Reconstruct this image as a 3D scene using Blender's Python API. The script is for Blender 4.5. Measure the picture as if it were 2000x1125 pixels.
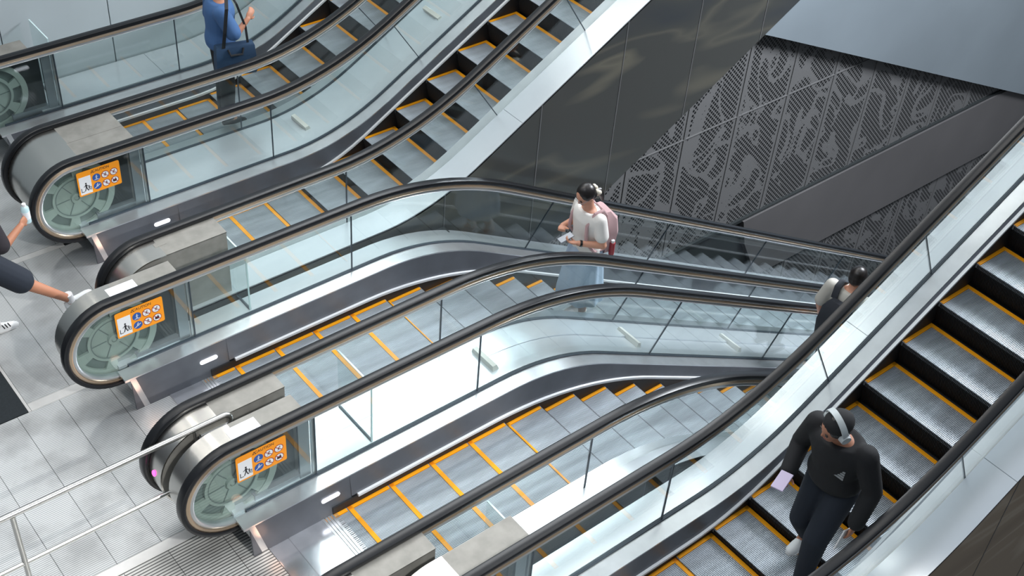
import bpy, bmesh, math, random
from mathutils import Vector, Matrix, Euler
PI = math.pi
random.seed(4)
S = bpy.context.scene
for o in list(bpy.data.objects): bpy.data.objects.remove(o, do_unlink=True)
COL = S.collection

# ---------------- camera ----------------
cd = bpy.data.cameras.new('camera'); cam = bpy.data.objects.new('camera', cd); COL.objects.link(cam)
R_, U_, F_ = (0.77699077, -0.62576982, 0.06853823), (0.36724783, 0.53901809, 0.75801618), (0.51128699, 0.56380106, -0.64862469)
M = Matrix(((R_[0], U_[0], -F_[0]), (R_[1], U_[1], -F_[1]), (R_[2], U_[2], -F_[2])))
cam.matrix_world = Matrix.Translation((-2.1755534, -5.73924566, 7.94118375)) @ M.to_4x4()
cd.sensor_fit = 'HORIZONTAL'; cd.sensor_width = 36.0; cd.lens = 2486.56 / 2000 * 36
cd.clip_start = 0.05; cd.clip_end = 200
S.camera = cam

# ---------------- world, lights, exposure ----------------
S.view_settings.view_transform = 'Standard'; S.view_settings.look = 'None'
S.view_settings.gamma = 1; S.view_settings.exposure = 0.0; S.view_settings.use_curve_mapping = False
w = bpy.data.worlds.new('hall_light'); S.world = w; w.use_nodes = True
wn = w.node_tree.nodes; wl = w.node_tree.links; wn.clear()
wo = wn.new('ShaderNodeOutputWorld'); bg = wn.new('ShaderNodeBackground'); tc = wn.new('ShaderNodeTexCoord')
sp = wn.new('ShaderNodeSeparateXYZ'); cr = wn.new('ShaderNodeValToRGB')
wl.new(tc.outputs['Generated'], sp.inputs[0]); wl.new(sp.outputs['Z'], cr.inputs[0])
e = cr.color_ramp.elements
e[0].position = 0.0; e[0].color = (.14, .15, .165, 1)
e[1].position = .95; e[1].color = (.62, .70, .80, 1)
k = e.new(.35); k.color = (.30, .33, .365, 1)
k = e.new(.60); k.color = (.48, .54, .61, 1)
wl.new(cr.outputs[0], bg.inputs[0]); bg.inputs[1].default_value = .60; wl.new(bg.outputs[0], wo.inputs[0])

def light(name, kind, loc, power, color=(1, 1, 1), size=.5, target=None, spot=None, sizey=None, blend=.3):
    l = bpy.data.lights.new(name, kind); l.energy = power; l.color = color
    if kind == 'AREA':
        l.size = size
        if sizey: l.shape = 'RECTANGLE'; l.size_y = sizey
    else: l.shadow_soft_size = size
    if kind == 'SPOT': l.spot_size = spot; l.spot_blend = blend
    o = bpy.data.objects.new(name, l); COL.objects.link(o); o.location = loc
    if target is not None:
        o.rotation_euler = (Vector(target) - Vector(loc)).to_track_quat('-Z', 'Y').to_euler()
    return o
light('unseen_area_light', 'AREA', (-2.0, -1.5, 10.2), 200, (.92, .96, 1), 3.5, (-.2, 0, 0))
light('unseen_area_light', 'AREA', (10.0, 8.6, 11.5), 760, (.90, .95, 1), 6.5, (3, .6, 0))
light('unseen_area_light', 'AREA', (17, -2, 9.0), 3900, (.92, .95, 1), 4, (17, 6, -5))  # unseen light added to brighten the far wall
light('unseen_area_light', 'AREA', (13.5, .2, 6.5), 520, (.90, .95, 1), 3, (6.5, .3, -1))  # unseen fill added to lighten the descending decks and steps
light('ceiling_spot_light', 'SPOT', (1.3, -9.6, 10.2), 4300, (1, .97, .93), .07, (.2, .2, 0), math.radians(26))
light('ceiling_spot_light', 'SPOT', (2.2, -10.2, 9.6), 1300, (.92, .96, 1), .12, (.2, .2, 0), math.radians(26))
for x, y, z in ((.55, 1.55, .12), (.62, -.28, .12), (1.15, 3.5, .12)):
    light('newel_foot_light', 'POINT', (x, y, z), .3, (1, .55, .36), .05)
for i, (x, y, p, l) in enumerate(((-.8, 4.0, 40, 5), (1.4, 4.5, 45, 5), (4.6, 6.0, 60, 6), (7.2, 6.0, 60, 6), (10.0, 3.0, 60, 6), (3.0, 3.5, 45, 5), (6.0, -1.5, 40, 4), (-6.5, 6.5, 45, 7), (-4.2, 6.5, 40, 7), (-2.4, 7.5, 35, 9), (.4, 8.5, 45, 8))):
    light('ceiling_strip_light', 'AREA', (x, y, 9.8), p * 1.8, (1, .96, .90), .34, (x, y, 0), sizey=l)

# ---------------- materials ----------------
def lin(c): return tuple(((v / 255 / 12.92) if v / 255 <= .04045 else ((v / 255 + .055) / 1.055) ** 2.4) for v in c)
MATS = {}
def mat(name, col, rough=.5, metal=0., spec=.5, emit=None, noise=None, bump=None, coat=0., aniso=0.):
    m = bpy.data.materials.new(name); m.use_nodes = True; n = m.node_tree.nodes; L = m.node_tree.links
    b = n['Principled BSDF']; b.inputs['Base Color'].default_value = (*col, 1); b.inputs['Roughness'].default_value = rough
    b.inputs['Metallic'].default_value = metal; b.inputs['Specular IOR Level'].default_value = spec
    b.inputs['Coat Weight'].default_value = coat
    if emit: b.inputs['Emission Color'].default_value = (*emit[0], 1); b.inputs['Emission Strength'].default_value = emit[1]
    if noise or bump:
        t = n.new('ShaderNodeTexCoord')
    if noise:   # (scale vec, amount, detail)
        mp = n.new('ShaderNodeMapping'); mp.inputs['Scale'].default_value = noise[0]
        nz = n.new('ShaderNodeTexNoise'); nz.inputs['Scale'].default_value = 1; nz.inputs['Detail'].default_value = 4
        L.new(t.outputs['Object'], mp.inputs[0]); L.new(mp.outputs[0], nz.inputs[0])
        r = n.new('ShaderNodeValToRGB'); r.color_ramp.elements[0].position = .3; r.color_ramp.elements[1].position = .7
        a = noise[1]; r.color_ramp.elements[0].color = (*[c * (1 - a) for c in col], 1); r.color_ramp.elements[1].color = (*[min(1, c * (1 + a)) for c in col], 1)
        L.new(nz.outputs[0], r.inputs[0]); L.new(r.outputs[0], b.inputs['Base Color'])
    if bump:    # (scale vec, strength, distance)
        mp = n.new('ShaderNodeMapping'); mp.inputs['Scale'].default_value = bump[0]
        nz = n.new('ShaderNodeTexNoise'); nz.inputs['Scale'].default_value = 1; nz.inputs['Detail'].default_value = 2
        bp = n.new('ShaderNodeBump'); bp.inputs['Strength'].default_value = bump[1]; bp.inputs['Distance'].default_value = bump[2]
        L.new(t.outputs['Object'], mp.inputs[0]); L.new(mp.outputs[0], nz.inputs[0]); L.new(nz.outputs[0], bp.inputs['Height']); L.new(bp.outputs[0], b.inputs['Normal'])
    MATS[name] = m; return m
m_deck = mat('satin_steel_deck', (.74, .78, .82), .25, .58, noise=((2, 2, 2), .04), bump=((1.3, 1.3, 1.3), .22, .02))
m_inner = mat('brushed_steel_trim', (.66, .68, .70), .28, .85, noise=((5, 5, 5), .08), bump=((2.2, 2.2, 2.2), .25, .015))
m_skirt = mat('dark_skirt_panel', (.135, .145, .165), .38, .45, noise=((3, 3, 3), .15))
m_white = mat('pale_skirt_brush', (.74, .76, .78), .45, .2)
m_black = mat('black_gap', (.012, .013, .015), .55)
m_rubber = mat('black_rubber', (.009, .010, .012), .3, 0, .4)
m_bronze = mat('warm_rail_profile', (.55, .43, .31), .32, .9)
m_silver = mat('silver_rail_profile', (.55, .58, .60), .32, .8)
m_gasket = mat('dark_gasket', (.03, .045, .06), .5)
m_yellow = mat('yellow_step_edge', lin((240, 160, 20)), .55, 0, .3)
m_tread = mat('ribbed_tread_alloy', (.50, .54, .58), .45, .45, noise=((1.5, 9, 3), .2))
m_riser = mat('black_riser', (.012, .013, .014), .6)
m_wrap = mat('brushed_newel_cover', (.58, .57, .54), .26, 1.0)
m_cover = mat('dull_newel_box', (.24, .235, .215), .5, .35, noise=((9, 9, 9), .14))
m_dark = mat('dark_cavity', (.03, .036, .038), .5)
m_wheel = mat('grey_green_wheel', (.35, .41, .37), .45, .1, noise=((9, 9, 9), .08))
m_wheeld = mat('wheel_recess', (.15, .19, .18), .5)
m_glow = mat('lamp_white', (1, 1, 1), .4, emit=((.93, .94, 1), 3.0))
m_pink = mat('magenta_indicator', (1, .1, .5), .4, emit=((1, .08, .45), 2.5))
m_green = mat('green_indicator', (.05, .6, .4), .4, emit=((.05, .8, .5), .8))
m_post = mat('grey_post_plate', (.33, .37, .40), .35, .7)
m_wall = mat('white_wall_panel', (.46, .52, .545), .3, 0, .4, noise=((.8, .8, .8), .05))
m_orange = mat('orange_sign', lin((250, 155, 15)), .4)
m_signw = mat('sign_white', (.78, .80, .82), .4)
m_signb = mat('sign_blue', lin((40, 85, 160)), .4)
m_signr = mat('sign_red', lin((150, 35, 45)), .4)
m_signk = mat('sign_black', (.015, .015, .02), .5)
m_label = mat('paper_label', (.78, .80, .84), .45, noise=((30, 90, 30), .06))
m_block = mat('pale_block', (.62, .62, .58), .5, .1)
m_tube = mat('polished_tube', (.62, .62, .60), .3, 1.0)
m_mat = mat('dark_carpet', (.011, .016, .02), .95, noise=((60, 60, 60), .2))
m_fascia = mat('smooth_grey_fascia', (.125, .122, .125), .55, noise=((.5, .5, .5), .1))
m_joint = mat('pale_joint_rib', (.16, .162, .165), .5)
m_slab = mat('pale_blue_panel', (.235, .28, .315), .5, noise=((.25, .12, .3), .12))

def glass():
    m = bpy.data.materials.new('balustrade_glass'); m.use_nodes = True; n = m.node_tree.nodes; L = m.node_tree.links; n.clear()
    o = n.new('ShaderNodeOutputMaterial'); mx = n.new('ShaderNodeMixShader'); t = n.new('ShaderNodeBsdfTransparent'); g = n.new('ShaderNodeBsdfGlossy')
    t.inputs[0].default_value = (.925, .962, .955, 1); g.inputs['Roughness'].default_value = .02; g.inputs[0].default_value = (.95, .98, 1, 1)
    f = n.new('ShaderNodeFresnel'); ge = n.new('ShaderNodeNewGeometry'); mm = n.new('ShaderNodeMath'); mm.operation = 'MULTIPLY_ADD'
    mm.inputs[1].default_value = 1 / 1.5 - 1.5; mm.inputs[2].default_value = 1.5
    L.new(ge.outputs['Backfacing'], mm.inputs[0]); L.new(mm.outputs[0], f.inputs[0])
    L.new(f.outputs[0], mx.inputs[0]); L.new(t.outputs[0], mx.inputs[1]); L.new(g.outputs[0], mx.inputs[2]); L.new(mx.outputs[0], o.inputs[0])
    return m
m_glass = glass()
m_edge = mat('bright_glass_edge', (.55, .70, .72), .2, 0, .8)

def nodes_mat(name):
    m = bpy.data.materials.new(name); m.use_nodes = True; return m, m.node_tree.nodes, m.node_tree.links, m.node_tree.nodes['Principled BSDF']
def mth(n, L, op, a, b=None, c=None):
    x = n.new('ShaderNodeMath'); x.operation = op
    for i, v in enumerate((a, b, c)):
        if v is None: continue
        if isinstance(v, (int, float)): x.inputs[i].default_value = v
        else: L.new(v, x.inputs[i])
    return x.outputs[0]
def stone(name, base, vein_reflection, dark, rough=.16):
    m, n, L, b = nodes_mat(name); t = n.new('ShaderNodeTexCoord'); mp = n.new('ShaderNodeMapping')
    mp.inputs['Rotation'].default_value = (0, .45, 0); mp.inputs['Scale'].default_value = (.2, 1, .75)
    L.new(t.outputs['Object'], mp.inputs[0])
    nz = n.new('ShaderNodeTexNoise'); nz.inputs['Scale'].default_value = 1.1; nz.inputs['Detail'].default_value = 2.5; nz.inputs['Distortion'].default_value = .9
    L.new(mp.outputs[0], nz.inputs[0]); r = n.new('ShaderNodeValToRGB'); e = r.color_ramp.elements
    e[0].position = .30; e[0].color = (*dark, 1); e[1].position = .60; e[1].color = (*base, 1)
    k = e.new(.44); k.color = (*base, 1); k = e.new(.465); k.color = (*[(p + q) / 2 for p, q in zip(base, vein_reflection)], 1); k = e.new(.50); k.color = (*base, 1)
    k = e.new(.655); k.color = (*vein_reflection, 1); k = e.new(.70); k.color = (*base, 1)
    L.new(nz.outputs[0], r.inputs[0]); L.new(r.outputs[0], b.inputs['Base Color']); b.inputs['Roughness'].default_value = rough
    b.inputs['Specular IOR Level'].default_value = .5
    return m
m_stone = stone('dark_polished_cladding', (.072, .075, .072), (.15, .143, .115), (.040, .050, .064))  # warm and cool clouds put soft reflections into the stone colour
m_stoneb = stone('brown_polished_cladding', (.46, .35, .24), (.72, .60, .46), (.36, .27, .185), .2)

def perforated():
    m, n, L, b = nodes_mat('perforated_screen'); t = n.new('ShaderNodeTexCoord'); s = n.new('ShaderNodeSeparateXYZ')
    L.new(t.outputs['Object'], s.inputs[0]); X, Z = s.outputs['X'], s.outputs['Z']; p = .10
    u = mth(n, L, 'DIVIDE', X, p); v = mth(n, L, 'DIVIDE', Z, p)
    a = mth(n, L, 'SUBTRACT', mth(n, L, 'FRACT', mth(n, L, 'ADD', u, v)), .5)
    c = mth(n, L, 'SUBTRACT', mth(n, L, 'FRACT', mth(n, L, 'SUBTRACT', u, v)), .5)
    d = mth(n, L, 'SQRT', mth(n, L, 'ADD', mth(n, L, 'MULTIPLY', a, a), mth(n, L, 'MULTIPLY', c, c)))
    mp = n.new('ShaderNodeMapping'); mp.inputs['Scale'].default_value = (.75, 1, .62); mp.inputs['Rotation'].default_value = (0, .5, 0)
    L.new(t.outputs['Object'], mp.inputs[0])
    nz = n.new('ShaderNodeTexNoise'); nz.inputs['Scale'].default_value = 1.15; nz.inputs['Detail'].default_value = 1.6; nz.inputs['Distortion'].default_value = 1.6
    L.new(mp.outputs[0], nz.inputs[0])
    band = mth(n, L, 'ABSOLUTE', mth(n, L, 'SUBTRACT', mth(n, L, 'FRACT', mth(n, L, 'MULTIPLY', nz.outputs[0], 3.3)), .5))
    r = n.new('ShaderNodeValToRGB'); e = r.color_ramp.elements; r.color_ramp.interpolation = 'LINEAR'
    e[0].position = .07; e[0].color = (.0, .0, .0, 1); e[1].position = .15; e[1].color = (.38, .38, .38, 1); k = e.new(.10); k.color = (.14, .14, .14, 1)
    L.new(band, r.inputs[0])
    jx = mth(n, L, 'ABSOLUTE', mth(n, L, 'SUBTRACT', mth(n, L, 'FRACT', mth(n, L, 'DIVIDE', mth(n, L, 'SUBTRACT', X, 13.95 - .68), 1.365)), .5))
    keep = mth(n, L, 'GREATER_THAN', jx, .065)
    rad = mth(n, L, 'MULTIPLY', r.outputs[0], keep)
    hole = mth(n, L, 'LESS_THAN', d, rad)
    mx = n.new('ShaderNodeMixRGB'); mx.inputs[1].default_value = (.16, .162, .165, 1); mx.inputs[2].default_value = (.008, .009, .010, 1)
    L.new(hole, mx.inputs[0]); L.new(mx.outputs[0], b.inputs['Base Color']); b.inputs['Roughness'].default_value = .5
    return m
m_perf = perforated()

def ribbed(name, col, dark, pitch, rough, metal, dirt=True, rust=()):
    m, n, L, b = nodes_mat(name); t = n.new('ShaderNodeTexCoord'); s = n.new('ShaderNodeSeparateXYZ')
    L.new(t.outputs['Object'], s.inputs[0])
    tri = mth(n, L, 'ABSOLUTE', mth(n, L, 'SUBTRACT', mth(n, L, 'FRACT', mth(n, L, 'DIVIDE', s.outputs['Y'], pitch)), .5))
    r = n.new('ShaderNodeValToRGB'); e = r.color_ramp.elements; e[0].position = .12; e[0].color = (*dark, 1); e[1].position = .24; e[1].color = (*col, 1)
    L.new(tri, r.inputs[0])
    nz = n.new('ShaderNodeTexNoise'); nz.inputs['Scale'].default_value = 2.2; nz.inputs['Detail'].default_value = 5; L.new(t.outputs['Object'], nz.inputs[0])
    r2 = n.new('ShaderNodeValToRGB'); e = r2.color_ramp.elements; e[0].position = .36; e[0].color = (.70, .70, .70, 1); e[1].position = .55; e[1].color = (1, 1, 1, 1)
    L.new(nz.outputs[0], r2.inputs[0]); mx = n.new('ShaderNodeMixRGB'); mx.blend_type = 'MULTIPLY'; mx.inputs[0].default_value = 1
    L.new(r.outputs[0], mx.inputs[1]); L.new(r2.outputs[0], mx.inputs[2]); L.new(mx.outputs[0], b.inputs['Base Color'])
    b.inputs['Roughness'].default_value = rough; b.inputs['Metallic'].default_value = metal
    bp = n.new('ShaderNodeBump'); bp.inputs['Strength'].default_value = .35; bp.inputs['Distance'].default_value = .004
    L.new(r.outputs[0], bp.inputs['Height']); L.new(bp.outputs[0], b.inputs['Normal'])
    return m
m_floor = ribbed('ribbed_floor_plate', (.56, .58, .585), (.27, .285, .295), .018, .4, .35)
m_grate = ribbed('coarse_ribbed_grate', (.60, .60, .58), (.10, .10, .10), .027, .4, .35)
m_smooth = mat('smooth_landing_plate', (.60, .62, .66), .18, .8, noise=((6, 6, 6), .12))
m_strip = mat('pale_floor_strip', (.62, .62, .61), .35, .4, noise=((5, 5, 5), .1))
m_skin = mat('skin', lin((205, 150, 125)), .55)
m_hair = mat('black_hair', (.012, .010, .010), .35, noise=((30, 30, 60), .4))

# ---------------- object helpers ----------------
def link(o, parent=None):
    COL.objects.link(o)
    if parent is not None: o.parent = parent
    return o
def mesh(name, vs, fs, m, parent=None, smooth=False, sharp=None):
    me = bpy.data.meshes.new(name); me.from_pydata([tuple(v) for v in vs], [], fs); me.validate(); me.update()
    bm = bmesh.new(); bm.from_mesh(me); bmesh.ops.recalc_face_normals(bm, faces=bm.faces); bm.to_mesh(me); bm.free()
    me.materials.append(m)
    o = bpy.data.objects.new(name, me); link(o, parent)
    if smooth:
        me.polygons.foreach_set('use_smooth', [True] * len(me.polygons))
        me.set_sharp_from_angle(angle=math.radians(sharp or 35))
    return o
def thing(name, label, cat, loc=(0, 0, 0), group=None):
    o = bpy.data.objects.new(name, None); link(o); o.location = loc; o.empty_display_size = .1
    o['label'] = label; o['category'] = cat
    if group: o['group'] = group
    return o
def tag(o, label, cat, group=None):
    o['label'] = label; o['category'] = cat
    if group: o['group'] = group
    return o
def struct(o): o['kind'] = 'structure'; return o
class MB:
    def __init__(s): s.v = []; s.f = []
    def add(s, v, f):
        k = len(s.v); s.v += [tuple(p) for p in v]; s.f += [tuple(i + k for i in q) for q in f]; return s
    def box(s, x0, x1, y0, y1, z0, z1):
        return s.add([(x, y, z) for x in (x0, x1) for y in (y0, y1) for z in (z0, z1)],
                     [(0, 1, 3, 2), (4, 6, 7, 5), (0, 4, 5, 1), (2, 3, 7, 6), (0, 2, 6, 4), (1, 5, 7, 3)])
    def prism(s, pts, y0, y1):      # polygon in XZ extruded along Y
        n = len(pts); return s.add([(x, y0, z) for x, z in pts] + [(x, y1, z) for x, z in pts],
            [tuple(range(n)), tuple(range(n, 2 * n))] + [(i, (i + 1) % n, n + (i + 1) % n, n + i) for i in range(n)])
    def loft(s, rings, closed=True, caps=True):
        n = len(rings[0]); v = [p for r in rings for p in r]; f = []
        for i in range(len(rings) - 1):
            for j in range(n if closed else n - 1):
                f.append((i * n + j, i * n + (j + 1) % n, (i + 1) * n + (j + 1) % n, (i + 1) * n + j))
        if caps and closed: f += [tuple(range(n)), tuple(range((len(rings) - 1) * n, len(rings) * n))]
        return s.add(v, f)
    def tube(s, pts, r, seg=12, caps=True):
        pts = [Vector(p) for p in pts]; rings = []; up = Vector((0, 0, 1))
        rr = r if isinstance(r, (list, tuple)) else [r] * len(pts)
        pn = None
        for i, p in enumerate(pts):
            t = (pts[min(i + 1, len(pts) - 1)] - pts[max(i - 1, 0)]).normalized()
            if pn is None: a = up if abs(t.z) < .9 else Vector((1, 0, 0)); pn = (a - t * a.dot(t)).normalized()
            else: pn = (pn - t * pn.dot(t)).normalized()
            b = t.cross(pn); rings.append([p + (pn * math.cos(q) + b * math.sin(q)) * rr[i] for q in [2 * PI * j / seg for j in range(seg)]])
        return s.loft(rings, True, caps)
    def ball(s, c, r, seg=14, rot=None):
        rx, ry, rz = r if isinstance(r, (list, tuple)) else (r, r, r); rings = []
        for i in range(1, seg):
            th = PI * i / seg; ring = []
            for j in range(seg):
                a = 2 * PI * j / seg; q = Vector((rx * math.sin(th) * math.cos(a), ry * math.sin(th) * math.sin(a), rz * math.cos(th)))
                if rot is not None: q = rot @ q
                ring.append(Vector(c) + q)
            rings.append(ring)
        return s.loft(rings)
    def build(s, name, m, parent=None, smooth=False, sharp=None): return mesh(name, s.v, s.f, m, parent, smooth, sharp)

# ---------------- escalator geometry ----------------
T = math.tan(math.radians(30))
def rp(u, a): return 0. if u < -a else (u if u > a else (u + a) ** 2 / (4 * a))
def xs_range(x0, x1, step=.12):
    n = max(1, int(math.ceil((x1 - x0) / step))); return [x0 + (x1 - x0) * i / n for i in range(n + 1)]
def lofty(name, xs, sec, m, parent, smooth=True):
    b = MB(); b.loft([[(x, y, z) for y, z in sec(x)] for x in xs]); return b.build(name, m, parent, smooth, 30)

# y of the ten handrail centres, numbered from the far side
Y = [5.837, 4.479, 3.833, 2.475, 1.892, .534, 0.0, -1.358, -1.896, -3.254]
class E:
    def __init__(s, key, yb, yf, up, xn, xk_r, xk_g, gb, x_end, phase, xk_d, a_d, label):
        s.key, s.yb, s.yf, s.sg, s.xn, s.xr, s.xg, s.gb, s.xe = key, yb, yf, (1 if up else -1), xn, xk_r, xk_g, gb, x_end
        s.phase, s.xd, s.ad = phase, xk_d, a_d
        s.ar = .8 if up else .9
        s.root = thing('escalator', label, 'escalator', (0, 0, 0), None)
    def rail(s, x): return 1.11 + s.sg * T * rp(x - s.xr, s.ar)
    def gas(s, x, d=0.): return s.gb + d + s.sg * T * rp(x - s.xg, .6)
    def dfl(s, x): return .09 + s.sg * T * rp(x - s.xd, s.ad)
    def step_z(s, x):
        return s.sg * T * rp(x - s.phase[1], .85)

ESC = {}
def rail_path(E_, inset=0.):
    xc, zc, r = E_.xn + .45, .66, .45 - inset; P = []
    P.append((xc + .35, zc - r)); P.append((xc + .15, zc - r))
    for i in range(25):
        a = -PI / 2 - PI * i / 24; P.append((xc + r * math.cos(a), zc + r * math.sin(a)))
    for x in xs_range(xc + .15, E_.xe, .15): P.append((x, E_.rail(x) - inset))
    return P
def sweep(name, path, prof, y, m, parent):
    rings = []
    for i, (x, z) in enumerate(path):
        x0, z0 = path[max(0, i - 1)]; x1, z1 = path[min(len(path) - 1, i + 1)]
        L_ = math.hypot(x1 - x0, z1 - z0); tx, tz = (x1 - x0) / L_, (z1 - z0) / L_
        rings.append([(x - tz * dz, y + dy, z + tx * dz) for dy, dz in prof])
    b = MB(); b.loft(rings); return b.build(name, m, parent, True, 40)
P_RUB = [(-.04, -.014), (-.036, -.004), (-.027, 0), (.027, 0), (.036, -.004), (.041, -.016), (.041, -.036), (.036, -.044), (-.036, -.044), (-.041, -.036)]
P_BRZ = [(-.030, -.044), (.030, -.044), (.041, -.066), (.038, -.074), (-.038, -.074), (-.041, -.066)]
P_SIL = [(-.026, -.074), (.026, -.074), (.036, -.098), (.030, -.108), (-.030, -.108), (-.036, -.098)]

def step_meshes(up):
    s = 1 if up else -1; pitch = .0125; n = 78; y0 = -.4875
    prof = [(-.5, -.004), (y0, -.004)]
    for i in range(n):
        a = y0 + i * pitch
        prof += [(a + .002, -.011), (a + .0055, -.011), (a + .0065, 0.0), (a + .0115, 0.0)]
    prof += [(.5, 0.)]
    def ext(secs, name, m):
        me = bpy.data.meshes.new(name); v = []; f = []; k = len(prof)
        for fn in secs: v += [fn(y, z) for y, z in prof]
        for i in range(len(secs) - 1):
            for j in range(k - 1): f.append((i * k + j, i * k + j + 1, (i + 1) * k + j + 1, (i + 1) * k + j))
        k2 = len(v)
        xa, xb = min(q[0] for q in v), max(q[0] for q in v); zb = min(q[2] for q in v) - .03
        if name == 'step':
            v += [(xa, -.5, zb), (xb, -.5, zb), (xb, .5, zb), (xa, .5, zb)]; f += [(k2, k2 + 1, k2 + 2, k2 + 3)]
            v += [(xa, -.5, -.006), (xb, -.5, -.006), (xb, .5, -.006), (xa, .5, -.006)]
            f += [(k2, k2 + 1, k2 + 5, k2 + 4), (k2 + 2, k2 + 3, k2 + 7, k2 + 6), (k2 + 1, k2 + 2, k2 + 6, k2 + 5), (k2 + 3, k2, k2 + 4, k2 + 7)]
        me.from_pydata(v, [], f); me.update(); me.materials.append(m); return me
    xf = -.4 * s                                    # nose
    tread = ext([lambda y, z: (-.002 * s, y, z), lambda y, z: (xf, y, z)], 'step', m_tread)
    ris = []
    for i in range(6):
        q = i / 5; ris.append(lambda y, z, q=q: (xf + s * (.0 + .045 * (q ** 1.5)) - z * s * -1, y, -.003 - .235 * q))
    riser = ext(ris, 'riser', m_riser)
    mb = MB()
    xa, xb = sorted((-.004 * s, -.042 * s)); mb.box(xa, xb, -.5, .5, -.008, .0025)
    xa, xb = sorted((-.004 * s, -.392 * s)); mb.box(xa, xb, .468, .5, -.008, .0025)
    me = bpy.data.meshes.new('yellow_edge'); me.from_pydata(mb.v, [], mb.f); me.update(); me.materials.append(m_yellow)
    return tread, riser, me
STEP_UP = step_meshes(True); STEP_DN = step_meshes(False)

def newel_cover(e, yr, side, xend, wth, name='newel_cover', seams=True, full=None):
    """curved steel box wrapped round the handrail return, on the outer side of the balustrade"""
    xc, zc, r = e.xn + .45, .66, .40
    pts = [(xc + .12, zc - r)]
    for i in range(21):
        a = -PI / 2 - PI * i / 20; pts.append((xc + r * math.cos(a), zc + r * math.sin(a)))
    pts += [(xend, zc + r), (xend, .36), (xc + .3, .34)]
    ya = yr + side * .03; yb = yr + side * wth
    b = MB(); b.prism([(x, z) for x, z in pts], min(yr + side * .11, yb), max(yr + side * .11, yb))
    body = b.build(name, m_cover, e.root, True, 25)
    # polished curved wrap over the nose and forward lid
    arc = []
    for i in range(25):
        a = -PI / 2 + .15 - (PI + .15 - .0) * i / 24 if False else -PI * .45 - PI * .55 * i / 24 * 1.0
        arc.append(a)
    P = [(xc + (r + .004) * math.cos(a), zc + (r + .004) * math.sin(a)) for a in [-PI * .5 - PI * .98 * i / 24 for i in range(25)]]
    P.append((xc + .10, zc + r + .004))
    rings = [[(x, ya, z), (x, yb + side * .002, z), (x + (xc - x) * .03, yb + side * .002, z + (zc - z) * .03), (x + (xc - x) * .03, ya, z + (zc - z) * .03)] for x, z in P]
    b = MB(); b.loft(rings); b.build('nose_wrap', m_wrap, body, True, 30)
    # flat lid
    b = MB(); b.box(xc + .10, xend + .004, min(ya, yb), max(ya, yb) if True else 0, zc + r - .004, zc + r + .004)
    b.build('lid', m_cover, body)
    return body

def rot_profile(b, xc, zc, y0, y1, ri, ro, a0, a1, n):
    pts = [(xc + ro * math.cos(a0 + (a1 - a0) * i / n), zc + ro * math.sin(a0 + (a1 - a0) * i / n)) for i in range(n + 1)]
    pin = [(xc + ri * math.cos(a1 + (a0 - a1) * i / n), zc + ri * math.sin(a1 + (a0 - a1) * i / n)) for i in range(n + 1)]
    for i in range(n):
        b.prism([pts[i], pts[i + 1], pin[n - i - 1], pin[n - i]], y0, y1)
def wheel(e, yr):
    xc, zc = e.xn + .46, .655; y0, y1 = yr + .045, yr + .075
    b = MB(); rot_profile(b, xc, zc, y0, y1, .315, .375, 0, 2 * PI, 48); rot_profile(b, xc, zc, y0 + .004, y1, .20, .225, 0, 2 * PI, 40)
    for k in range(6):
        a = k * PI / 3 + .35; c, s_ = math.cos(a), math.sin(a)
        w0, w1 = .035, .06
        b.prism([(xc + .21 * c - w0 * s_, zc + .21 * s_ + w0 * c), (xc + .33 * c - w1 * s_, zc + .33 * s_ + w1 * c), (xc + .33 * c + w1 * s_, zc + .33 * s_ - w1 * c), (xc + .21 * c + w0 * s_, zc + .21 * s_ - w0 * c)], y0 + .006, y1)
    wh = b.build('drive_wheel', m_wheel, e.root)
    b = MB(); b.prism([(xc + .215 * math.cos(2 * PI * i / 40), zc + .215 * math.sin(2 * PI * i / 40)) for i in range(40)], y0 + .016, y1 + .004)
    b.build('hub_disc', m_wheel, wh)
    b = MB()
    for k in range(6):
        a = k * PI / 3 + .1; c, s_ = math.cos(a), math.sin(a); w_ = .004
        b.prism([(xc + .06 * c - w_ * s_, zc + .06 * s_ + w_ * c), (xc + .205 * c - w_ * s_, zc + .205 * s_ + w_ * c), (xc + .205 * c + w_ * s_, zc + .205 * s_ - w_ * c), (xc + .06 * c + w_ * s_, zc + .06 * s_ - w_ * c)], y0 + .012, y0 + .018)
    rot_profile(b, xc, zc, y0 + .001, y0 + .01, .193, .20, 0, 2 * PI, 40)
    b.build('hub_ribs', m_wheeld, wh)
    b = MB(); rot_profile(b, xc, zc, y0 - .012, y0 + .016, .026, .052, 0, 2 * PI, 28)
    b.prism([(xc + .02 * math.cos(2 * PI * i / 20), zc + .02 * math.sin(2 * PI * i / 20)) for i in range(20)], y0 - .006, y0 + .016)
    b.build('hub_cap', m_wheel, wh)
    b = MB(); b.prism([(xc + .36 * math.cos(2 * PI * i / 40), zc + .36 * math.sin(2 * PI * i / 40)) for i in range(40)], y1 + .004, y1 + .012)
    b.build('wheel_backplate', m_wheeld, wh)

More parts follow.
